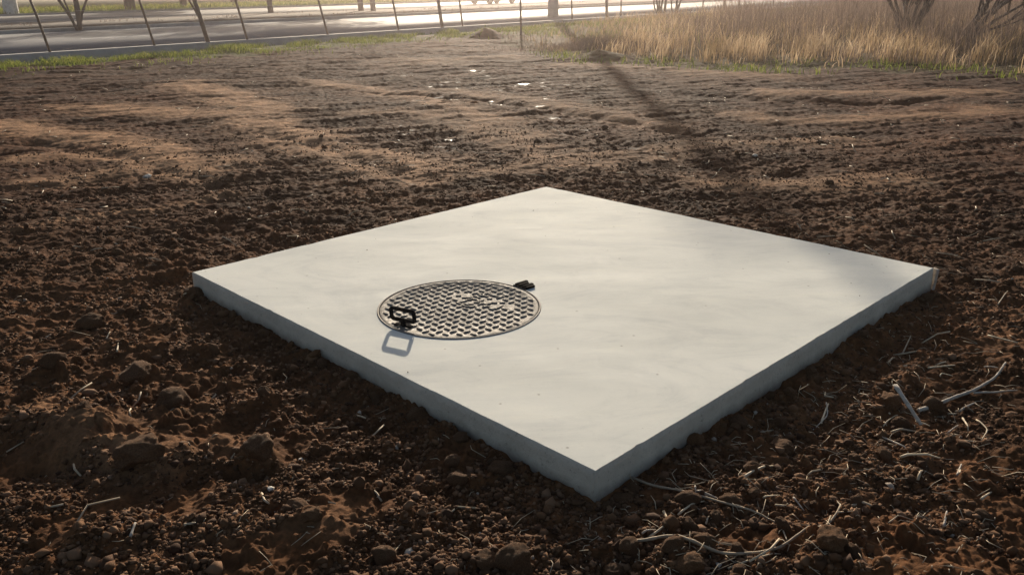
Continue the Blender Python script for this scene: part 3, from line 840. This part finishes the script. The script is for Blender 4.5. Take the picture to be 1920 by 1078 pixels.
def car():
    p = at(925, 5.5, .13); d = float(RN @ p[:2]); p = p * ((D3 + 5.0) / d)
    yaw = math.atan2(RD[1], RD[0])
    t = empty('car', (p[0], p[1], .126), yaw)
    tag(t, 'silver car driving on the far carriageway, seen through the fence', 'car')
    mb_, tt, bb = mat('car_paint', (.42, .43, .45), .3, .6); gl, _, _ = mat('car_glass', (.02, .025, .03), .08); ty, _, _ = mat('tyre_rubber', (.02, .02, .02), .8); rm, _, _ = mat('wheel_rim', (.5, .5, .5), .35, .9)
    lt, _, _ = mat('lamp_glass', (.7, .7, .68), .15); rd, _, _ = mat('tail_glass', (.35, .02, .02), .2)
    prof = [(-2.15, .28), (-2.2, .55), (-2.1, .85), (-1.55, .98), (-1.0, 1.38), (-.5, 1.46), (.25, 1.42), (1.0, .98), (1.85, .84), (2.12, .62), (2.15, .32), (1.75, .22), (-1.8, .22)]
    P = np.array(prof); n = len(P); mbd = MB(); V = []
    for yy, sc in ((-.84, .0), (-.78, .04), (.78, .04), (.84, .0)):
        tuck = np.clip((P[:, 1] - .95), 0, 1) * .32
        V.append(np.column_stack([P[:, 0] * (1 - sc * .2), np.sign(yy) * (abs(yy) - tuck), P[:, 1] + (sc * .3 if abs(yy) < .8 else 0)]))
    V = np.vstack([V[0], V[3]])
    q = [[i, (i + 1) % n, n + (i + 1) % n, n + i] for i in range(n)]
    tr = []
    c0 = len(V); V = np.vstack([V, [[0, -.84, .6], [0, .84, .6]]])
    for i in range(n): tr.append([c0, (i + 1) % n, i]); tr.append([c0 + 1, n + i, n + (i + 1) % n])
    mbd.add(V, q, tr); mbd.build('body', mb_, t, bevel=.05)
    for sy in (-1, 1):
        g = MB(); zt, zb = 1.36, 1.0; yb, yt = sy * .832, sy * .72
        g.add([[-1.35, yb, zb], [-.85, yt, zt], [-.2, yt, zt], [-.2, yb, zb]], [[0, 1, 2, 3]]); g.add([[-.12, yb, zb], [-.12, yt, zt], [.2, yt, zt], [.78, yb, zb]], [[0, 1, 2, 3]])
        g.build('side_window', gl, t)
        for sx in (-1.32, 1.32):
            wl = MB().lathe([(.20, -.1), (.30, -.1), (.325, -.07), (.325, .07), (.30, .1), (.20, .1)], (sx, sy * .76, .325), 24, 'y').build('wheel', ty, t, smooth=True)
            MB().lathe([(.001, .085), (.10, .09), (.2, .08), (.205, -.08), (.001, -.085)], (sx, sy * .76 , .325), 18, 'y').build('rim', rm, wl, smooth=True)
        MB().box(np.array([2.13, sy * .6, .66]), np.array([.08, .34, .14])).build('headlight', lt, t, bevel=.02)
        MB().box(np.array([-2.16, sy * .65, .74]), np.array([.08, .26, .16])).build('tail_light', rd, t, bevel=.02)
    MB().add([[.32, -.68, 1.41], [.32, .68, 1.41], [.98, .80, 1.01], [.98, -.80, 1.01]], [[0, 3, 2, 1]]).build('windscreen', gl, t)


car()

# ------------------------------------------------------------------ grasses (uncountable)


def blades(name, xs, ys, zs, hts, wid, matl, tint, bend=.35, seed=3, wind=(0, 0)):
    r = np.random.default_rng(seed); n = len(xs)
    a = r.uniform(0, 6.283, n); ca, sa = np.cos(a), np.sin(a)
    b_ = r.normal(0, bend, (n, 2)) * hts[:, None] + np.asarray(wind) * hts[:, None]
    base = np.stack([xs, ys, zs - .02], 1); sx = np.stack([ca * wid, sa * wid, np.zeros(n)], 1)
    mid = base + np.stack([b_[:, 0] * .3, b_[:, 1] * .3, hts * .6], 1); tip = base + np.stack([b_[:, 0], b_[:, 1], hts], 1)
    V = np.stack([base - sx, base + sx, mid + sx * .75, mid - sx * .75, tip], 1).reshape(-1, 3)
    i = np.arange(n)[:, None] * 5
    q = i + np.array([[0, 1, 2, 3]]); t = i + np.array([[3, 2, 4]])
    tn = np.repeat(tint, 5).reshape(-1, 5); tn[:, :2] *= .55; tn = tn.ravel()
    return tag(link_mesh(name, np_mesh(name, V, q, t, dict(tint=tn), smooth=False), matl), kind='stuff')


def sample_polar(n, r0, r1, a0, a1, rg): 
    r = np.sqrt(rg.uniform(r0 * r0, r1 * r1, n)); a = rg.uniform(math.radians(a0), math.radians(a1), n); return r * np.sin(a), r * np.cos(a)


rg = np.random.default_rng(5)
# tall dry grass at right: thick fringe in front, thinner behind
x, y = sample_polar(150000, 13, 46, 1, 40, rg)
g = grass_zone(x, y); cl = fbm(x / .9, y / .9, 600, 3); rr2 = np.hypot(x, y); ang = np.arctan2(x, y)
ea = np.arctan2(G_EDGE[:, 0], G_EDGE[:, 1]); er = np.hypot(G_EDGE[:, 0], G_EDGE[:, 1]); into = rr2 - np.interp(ang, ea, er)
left = smooth(math.radians(2), math.radians(10), ang)
keep = (g > .5) & (rg.random(len(x)) < np.clip(.55 + cl * .9, .05, 1) * np.where(into < 5, 1.0, .35) * (.22 + .78 * smooth(.1, 1.8, into)) * (.15 + .85 * left))
keep &= rg.random(len(x)) < smooth(-.15, .35, noise(x / .42, y / .42, 604) + smooth(.2, 3.2, into) * .75 - .2)
x, y, cl, into, left = x[keep], y[keep], cl[keep], into[keep], left[keep]
tuft = noise(x / .55, y / .55, 603)
h = (.16 + .34 * smooth(0, 1.8, into)) * (.5 + .6 * rg.random(len(x)) + .55 * np.clip(cl, -.6, .8) + .55 * tuft) * (.45 + .55 * left)
h = np.clip(h * .82, .05, 2)
tint = np.clip(.45 + .45 * noise(x / 1.6, y / 1.6, 601) + .25 * tuft + rg.normal(0, .16, len(x)) + .22 * (1 - smooth(1.5, 5, into)), 0, 1)
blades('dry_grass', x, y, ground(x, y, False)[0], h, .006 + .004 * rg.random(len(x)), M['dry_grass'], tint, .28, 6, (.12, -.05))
# greyish weeds, taller, further back
x, y = sample_polar(90000, 17, 56, -1, 40, rg)
g = grass_zone(x, y); cl = fbm(x / 2.2, y / 2.2, 620, 3); rr2 = np.hypot(x, y); ang = np.arctan2(x, y); into = rr2 - np.interp(ang, ea, er)
rightness = smooth(math.radians(8), math.radians(15), ang); dk = x * RN[0] + y * RN[1]
keep = (g > .5) & (into > 1.2) & (rg.random(len(x)) < np.clip(.35 + cl * 1.1 , 0, 1) * (.25 + .75 * rightness)) & (dk < D_KERB - 2.0 - 2 * rightness)
x, y, cl, into, rightness = x[keep], y[keep], cl[keep], into[keep], rightness[keep]
h = (.35 + .75 * rightness * smooth(1, 6, into)) * (.35 + .8 * rg.random(len(x)) ** 1.3 + .3 * cl + 0 * rg.random(len(x)))
blades('dry_weeds', x, y, ground(x, y, False)[0], h, .005 + .004 * rg.random(len(x)), M['weed'], np.clip(rg.normal(.5, .25, len(x)) + cl * .3, 0, 1), .25, 7)
# a heap of dead brush where the grass begins
x = rg.normal(0, .9, 5200); y = rg.normal(0, .8, 5200); c0 = at(1130, 92); hh = np.exp(-(x / 1.0) ** 2 - (y / .9) ** 2); x += c0[0]; y += c0[1]
blades('dead_brush', x, y, ground(x, y)[0], .12 + .45 * hh * rg.random(len(x)), .004, M['weed'], np.clip(rg.normal(.35, .2, len(x)), 0, 1), .7, 13)
# green grass along the kerb and in the hollow on the right
s = rg.uniform(-6, 60, 100000); d = D_KERB - np.abs(rg.normal(0, 1.15, 100000)) - .15
x = RD[0] * s + RN[0] * d; y = RD[1] * s + RN[1] * d
cl = fbm(x / 1.1, y / 1.1, 640, 3); keep = (rg.random(len(x)) < np.clip(.28 + cl * 2.3, 0, 1))
x, y, cl = x[keep], y[keep], cl[keep]
blades('green_grass', x, y, ground(x, y, False)[0], (.05 + .09 * rg.random(len(x))) * (1 + cl * .7), .007, M['green_grass'], np.clip(rg.normal(.5, .2, len(x)) + .15 * cl, 0, 1), .5, 8)
x, y = sample_polar(60000, 13.0, 40, 1, 36, rg); ang = np.arctan2(x, y); into = np.hypot(x, y) - np.interp(ang, ea, er)
cl = fbm(x / 1.7, y / 1.7, 660, 3)
keep = (np.abs(into - .2) < 1.2) & (rg.random(len(x)) < np.clip(.2 + cl, 0, 1)) | ((into > 6) & (into < 20) & (ang < math.radians(18)) & (cl > .0) & (rg.random(len(x)) < .6))
x, y = x[keep], y[keep]
blades('green_grass', x, y, ground(x, y, False)[0], .06 + .14 * rg.random(len(x)), .008, M['green_grass'], np.clip(rg.normal(.45, .25, len(x)), 0, 1), .5, 9)
# grass of the far verge
s = rg.uniform(-45, 60, 26000); d = D4 + .4 + np.abs(rg.normal(0, 5, 26000)); x = RD[0] * s + RN[0] * d; y = RD[1] * s + RN[1] * d
blades('verge_grass', x, y, np.full(len(x), .20), .15 + .25 * rg.random(len(x)), .02, M['green_grass'], np.clip(rg.normal(.6, .3, len(x)), 0, 1), .4, 10)
# weeds in the median
s = rg.uniform(-30, 60, 9000); d = rg.uniform(D2 + .4, D3 - .4, 9000); x = RD[0] * s + RN[0] * d; y = RD[1] * s + RN[1] * d
cl = fbm(x / 2, y / 2, 680, 2); keep = cl > .45; x, y = x[keep], y[keep]
blades('median_weeds', x, y, np.full(len(x), .22), .05 + .10 * rg.random(len(x)), .012, M['weed'], np.clip(rg.normal(.5, .3, len(x)), 0, 1), .5, 12)

# ------------------------------------------------------------------ clods, stones
ico = bmesh.new(); bmesh.ops.create_icosphere(ico, subdivisions=4, radius=1); IV = np.array([v.co[:] for v in ico.verts]); IF = np.array([[v.index for v in f.verts] for f in ico.faces]); ico.free()


def clod_mesh(seed, flat=.7, angular=.5):
    r = np.random.default_rng(seed); v = IV.copy()
    # cut a few planes for facets, then roughen
    for k in range(int(7 * angular + 3)):
        n_ = r.normal(size=3); n_ /= np.linalg.norm(n_); dd = r.uniform(.55, .85); s = v @ n_; over = np.clip(s - dd, 0, None); v = v - np.outer(over * .9, n_)
    def n3(s, f): return (noise(v[:, 0] * f + 9.1 * s, v[:, 1] * f + v[:, 2] * f * .7, seed * 7 + s) + noise(v[:, 1] * f - 4 * s, v[:, 2] * f + v[:, 0] * f * .6, seed * 7 + s + 50)) * .5
    v = v * (1 + .20 * n3(1, 1.5) + .12 * n3(2, 3.6) + .07 * n3(3, 8) + .035 * n3(4, 17))[:, None]
    v = v * [1, r.uniform(.7, .95), flat]
    return np_mesh('clod', v, None, IF)


CM = [clod_mesh(s, f, a) for s, f, a in ((1, .7, .3), (2, .6, .8), (3, .8, .2), (4, .62, .6), (5, .75, .9), (6, .55, .4), (7, .7, .5), (8, .85, .3))]
for m_ in CM: m_.materials.append(M['clod'])
big = [  # px, py, half width px, variant, label
    (170, 607, 22, 0, 'smooth brown clod on the soil left of the slab corner'), (1463, 833, 26, 3, 'rounded brown stone lying alone right of the slab'),
    (1370, 948, 23, 2, 'rounded tan stone next to the long straw near the slab corner'), (1556, 1058, 32, 1, 'flat topped tan rock under the fork of the long dry stalk'),
    (966, 1052, 42, 4, 'big craggy orange brown clod at the bottom edge below the slab corner'), (1668, 752, 28, 4, 'dark brown clod behind the split grey reed'),
    (556, 962, 32, 6, 'dark clod standing over a deep hollow in the foreground'), (488, 868, 34, 3, 'lumpy brown clod in front of the slab shadow, above a hollow'),
    (270, 868, 46, 1, 'wedge shaped soil lump on the low bank at left'), (255, 702, 30, 5, 'flat clod above the dark hollow at left'), (320, 752, 34, 7, 'broken clod sitting in the dark hollow at left'),
    (1320, 1035, 20, 0, 'round brown clod among the pebbles near the bottom stalk'), (1290, 1002, 17, 7, 'brown clod in the row of lumps below the slab corner'),
    (1340, 980, 16, 2, 'small dark clod beside the end of the long straw'), (1384, 1046, 15, 6, 'small orange clod next to the long bottom stalk'), (1286, 1074, 30, 5, 'pale crumbly clod cut by the bottom edge'),
    (100, 690, 24, 6, 'low rounded clod near the left edge'), (590, 995, 22, 1, 'orange brown clod lying right of the deep hollow'), (720, 1050, 24, 0, 'dark round clod at the bottom edge left of the craggy one'),
    (1180, 1040, 24, 4, 'crumbly clod at the bottom below the slab corner'), (1150, 1070, 22, 3, 'dark clod at the bottom edge beneath the slab corner'), (1410, 880, 13, 0, 'small clod beneath the thick straw stub'), (1690, 790, 15, 2, 'small clod beside the fallen reed pieces')]
for k, (px, py, hw, var, lb) in enumerate(big):
    p = at(px, py); dist = math.hypot(p[0], math.hypot(p[1], HC)); r = hw / FPX * dist * .98
    p = at(px, py, r * .3)
    o = bpy.data.objects.new('clod', CM[var]); COL.objects.link(o); o.scale = (r, r, r); o.rotation_euler = (0, 0, rng.uniform(0, 6.28))
    o.location = (p[0], p[1], gz1(p[0], p[1]) + r * .22); tag(o, lb, 'stone' if 'stone' in lb or 'rock' in lb else 'clod')
for px, py, hw, lb in ((275, 331, 8, 'small bright white stone on the dark soil far left of the slab'), (566, 862, 7, 'tiny white pebble on the soil in front of the slab shadow'), (510, 927, 8, 'small pale stone beside the deep foreground hollow'), (1416, 300, 6, 'small pale stone on the soil behind the slab')):
    p = at(px, py); r = hw / FPX * np.linalg.norm(p - [0, 0, HC]); me = CM[1].copy(); me.materials.clear(); me.materials.append(M['white_stone'])
    o = bpy.data.objects.new('pale_stone', me); COL.objects.link(o); o.scale = (r, r, r * .9); o.location = (p[0], p[1], gz1(p[0], p[1]) + r * .35); o.rotation_euler = (0, .2, rng.uniform(0, 6)); tag(o, lb, 'stone')
# many look-alike clods, each an object
r_ = np.random.default_rng(21); cnt = 0
while cnt < 240:
    a = r_.uniform(-34, 34); rr = 1.75 * (9.5 / 1.75) ** r_.random(); x = rr * math.sin(math.radians(a)); y = rr * math.cos(math.radians(a))
    if cnt > 165:                                              # backfill lumps along the two near faces of the slab
        e_ = r_.uniform(-1, 1); o_ = 1.0 + abs(r_.normal(.03, .035)) / SW; q_ = CS + (ex * e_ * SW - ey * o_ * SH if r_.random() < .5 else -ex * o_ * SW + ey * e_ * SH); x, y = q_
    if slab_sd(np.array([x]), np.array([y]))[0] < (.02 if cnt > 165 else .05): continue
    if fbm(np.array([x / 1.3]), np.array([y / 1.3]), 77, 2)[0] < -.25 and r_.random() < .7: continue
    s = .012 + .030 * r_.random() ** 2.2
    o = bpy.data.objects.new('clod', CM[r_.integers(0, 8)]); COL.objects.link(o); o.scale = (s, s * r_.uniform(.75, 1.1), s * r_.uniform(.7, 1.1)); o.rotation_euler = (r_.normal(0, .4), r_.normal(0, .4), r_.uniform(0, 6.28))
    o.location = (x, y, gz1(x, y) + s * .25)
    tag(o, 'small brown lump of dry earth scattered on the bare soil around the slab', 'clod', 'small clods scattered over the soil'); cnt += 1

ic = bmesh.new(); bmesh.ops.create_icosphere(ic, subdivisions=1, radius=1); V1 = np.array([v.co[:] for v in ic.verts]); F1 = np.array([[v.index for v in f.verts] for f in ic.faces]); ic.free()
n = 135000; a = np.radians(np.where(r_.random(n) < .85, r_.uniform(-37, 37, n), r_.uniform(-62, 62, n))); rr = 1.6 * (9.5 / 1.6) ** (r_.random(n) ** 1.25); x = rr * np.sin(a); y = rr * np.cos(a)
k = (slab_sd(x, y) > .012) & (fbm(x / .35, y / .35, 700, 2) > -.15 - .5 * (slab_sd(x, y) < .35)); x, y = x[k], y[k]; n = len(x)
s = .0020 + .0085 * r_.random(n) ** 3.2 + .012 * (r_.random(n) < .012)
V = V1[None] * (1 + .34 * r_.normal(size=(n, len(V1), 1))) * s[:, None, None] * [1, 1, .8] + np.stack([x, y, ground(x, y)[0] + s * .3], 1)[:, None]
ns = 26; pu = r_.uniform(-1, 1, (ns, 2)); pu = np.sign(pu) * np.abs(pu) ** .45; xs_ = CS + pu[:, :1] * SW * .985 * ex + pu[:, 1:] * SH * .985 * ey
okk = np.hypot(xs_[:, 0] - CC[0], xs_[:, 1] - CC[1]) > CR + .03; xs_ = xs_[okk]; ns = len(xs_); ss = .0009 + .0018 * r_.random(ns) ** 3
V = np.concatenate([V, V1[None] * (1 + .3 * r_.normal(size=(ns, len(V1), 1))) * ss[:, None, None] + np.column_stack([xs_, np.full(ns, T) + ss * .6])[:, None]]); n += ns
F = (F1[None] + (np.arange(n) * len(V1))[:, None, None]).reshape(-1, 3)
tag(link_mesh('soil_crumbs', np_mesh('soil_crumbs', V.reshape(-1, 3), None, F, dict(tint=np.repeat(r_.random(n) , len(V1))), smooth=False), M['crumb']), kind='stuff')

# ------------------------------------------------------------------ straw, reeds, stalks


def lay(px_pts, r, lift=.0, sub=6):
    """picture polyline laid on the soil as a world polyline"""
    P = [at(*p) for p in px_pts]; out = []
    for a_, b_ in zip(P[:-1], P[1:]):
        for k in range(sub): out.append(a_ + (b_ - a_) * k / sub)
    out.append(P[-1]); out = np.array(out)
    for _ in range(2): out[1:-1] = (out[:-2] + 2 * out[1:-1] + out[2:]) / 4
    z = ground(out[:, 0], out[:, 1])[0]
    for _ in range(60 if len(px_pts) < 4 else 14): z[1:-1] = np.maximum(z[1:-1], (z[:-2] + z[2:]) / 2)
    out[:, 2] = z + r * .8 + lift
    return out


def stalk(name, polys, r, matl, label, cat, group=None, taper=.6, flat=1.0, lift=.004, prop=None):
    main = lay(polys[0], r, lift)
    if prop:
        a_ = at(*polys[0][0], z=prop); b_ = main[-1]; main = np.array([a_ + (b_ - a_) * k / 8 for k in range(9)])
    base = main[len(main) // 2].copy()
    def rad(nn): return np.linspace(r, r * taper, nn) * (1 + .12 * np.sin(np.arange(nn) * 2.1))
    if len(polys) == 1:
        o = MB().tube(main - base, rad(len(main)), 6, flat).build(name, matl, smooth=True); o.location = base
        return tag(o, label, cat, group)
    t = empty(name, base); tag(t, label, cat, group)
    MB().tube(main - base, rad(len(main)), 6, flat).build('stem', matl, t, smooth=True)
    for pl in polys[1:]:
        b_ = lay(pl, r * .6, lift); MB().tube(b_ - base, rad(len(b_)) * .6, 5, flat).build('side_shoot', matl, t, smooth=True)
    return t


def c7(*p): return [(1140 + x / 3.84, 860 + y / 3.84) for x, y in p]
def c6(*p): return [(1500 + x / 4.145, 640 + y / 4.145) for x, y in p]


stalk('dry_stalk', [c7((40, 110), (330, 250), (660, 340), (1090, 470), (1200, 510), (1275, 595))], .0042, M['stalk'], 'long thin dry stalk running from the slab corner across the soil', 'stalk')
stalk('dry_stalk', [c7((190, 680), (380, 672), (600, 730), (820, 772), (1100, 760), (1230, 732), (1400, 625), (1570, 520), (1650, 440), (1672, 360), (1640, 308)), c7((1645, 450), (1790, 472)), c7((1600, 440), (1577, 520), (1530, 655))],
      .0050, M['stalk'], 'longest dry stalk, curving along the bottom with two side shoots', 'stalk')
stalk('dry_stalk', [c7((860, 832), (1100, 800), (1235, 738))], .0030, M['straw'], 'thin pale stalk beneath the curve of the longest one', 'stalk')
stalk('straw_stub', [c7((960, 190), (1190, 50))], .0050, M['straw'], 'thick straight tan straw stub right of the slab near corner', 'straw')
stalk('split_reed', [c6((738, 335), (935, 690))], .0105, M['grey_wood'], 'broad split grey reed leaning over a dark clod', 'reed', flat=.4, taper=.7, lift=.008, prop=.10)
stalk('dry_branch', [c6((920, 530), (1000, 512), (1200, 420), (1350, 382), (1500, 300), (1560, 250), (1590, 205)), c6((1350, 385), (1500, 396), (1690, 375))], .0085, M['grey_wood'], 'forked pale dry branch lying on the soil right of the split reed', 'branch', taper=.45)
bits = [c6((203, 485), (216, 580), (100, 668)), c6((650, 640), (760, 568)), c6((710, 695), (900, 690)), c6((900, 608), (1015, 622)), c6((1150, 700), (1230, 640)), c6((1270, 555), (1310, 680)), c6((1370, 610), (1460, 700), (1408, 782)),
        c6((1270, 782), (1380, 786)), c6((600, 712), (850, 872)), c6((780, 900), (1090, 900)), c6((460, 410), (530, 450)), c6((680, 185), (735, 128)), c6((1430, 210), (1530, 236)), c6((1088, 275), (1100, 245), (1190, 256)),
        c6((920, 978), (962, 1045)), c6((1238, 1045), (1250, 970)), c7((630, 320), (812, 326)), c7((500, 470), (690, 360)), c7((290, 652), (450, 580)), c7((1110, 342), (1232, 290)), c7((1330, 312), (1410, 380)),
        c7((1560, 670), (1630, 640), (1690, 692)), c7((1755, 352), (1830, 330), (1925, 362)), c7((398, 420), (430, 515)), c7((240, 636), (340, 600)), c7((1200, 376), (1280, 370)), c7((700, 525), (725, 470)), c7((1860, 820), (1900, 770)),
        c7((620, 290), (628, 345)), c7((1250, 610), (1275, 690)), [(1694, 655), (1708, 628)], [(1870, 575), (1888, 552)], [(1800, 765), (1830, 752)], [(1540, 790), (1553, 760)], [(1850, 640), (1905, 660)], [(1740, 690), (1790, 686)],
        [(1795, 890), (1803, 868)], [(1720, 905), (1730, 880)], [(1840, 935), (1860, 915)], [(1665, 985), (1690, 968)], [(1770, 985), (1775, 960)], [(10, 840), (45, 830)], [(200, 640), (208, 632)], [(222, 672), (224, 655)], [(250, 1035), (262, 1012)], [(350, 1010), (372, 1008)]]
for k, b_ in enumerate(bits):
    stalk('straw', [b_], float(rng.uniform(.0024, .0048)), M['straw'] if k % 4 else M['grey_wood'], 'short pale bit of straw lying loose on the soil beside the slab', 'straw', 'loose bits of straw on the soil', lift=.005)
# chaff: fine bits nobody could count
r_ = np.random.default_rng(31); n = 0; mbc = MB(); X = []; 
a = np.radians(np.concatenate([r_.uniform(5, 34, 1900), r_.uniform(-34, 6, 420), r_.uniform(-32, 32, 700)])); rr = 1.7 * (np.repeat([6.5, 11, 20], [1900, 420, 700]) / 1.7) ** (r_.random(3020) ** np.repeat([1, 1, .35], [1900, 420, 700])); x = rr * np.sin(a); y = rr * np.cos(a)
k = slab_sd(x, y) > .05; x, y = x[k], y[k]; gz_ = ground(x, y)[0]
for i in range(len(x)):
    far = i >= len(x) - 660; L = .012 + .085 * r_.random() ** 2 + .05 * far; fr = .0025 * far; an = r_.uniform(0, 6.28); e = np.array([math.cos(an) * L, math.sin(an) * L, r_.normal(0, .25) * L]); p = np.array([x[i], y[i], gz_[i] + .006])
    md = p + e * .5 + [r_.normal(0, .12) * L, r_.normal(0, .12) * L, .004]
    mbc.tube([p, md, p + e], [.0012 + fr, .0012 + fr, .0008 + fr], 4)
tag(mbc.build('straw_chaff', M['straw'], smooth=True), kind='stuff')
# short splintered formwork peg at the right corner
p = P_['R']; sp = MB().box(np.array([0, 0, -.02]), np.array([.022, .03, .24])).build('formwork_peg', M['grey_wood'], bevel=.002)
sp.location = (p[0] + .022, p[1] + .012, .0); sp.rotation_euler = (.04, .06, .5); tag(sp, 'small wooden peg left against the right corner of the slab', 'peg')

# ------------------------------------------------------------------ air
hz = MB().box(np.array([0, 0, 8.0]), np.array([1300, 1300, 19.0])).build('haze', None)
m = bpy.data.materials.new('haze_air'); m.use_nodes = True; t = m.node_tree
for n_ in list(t.nodes):
    if n_.type == 'BSDF_PRINCIPLED': t.nodes.remove(n_)
pv = N(t, 'ShaderNodeVolumePrincipled'); pv.inputs['Color'].default_value = (1.0, .87, .85, 1); pv.inputs['Density'].default_value = .0016; pv.inputs['Anisotropy'].default_value = .84
t.links.new(pv.outputs[0], t.nodes['Material Output'].inputs['Volume']); hz.data.materials.append(m); tag(hz, kind='stuff')
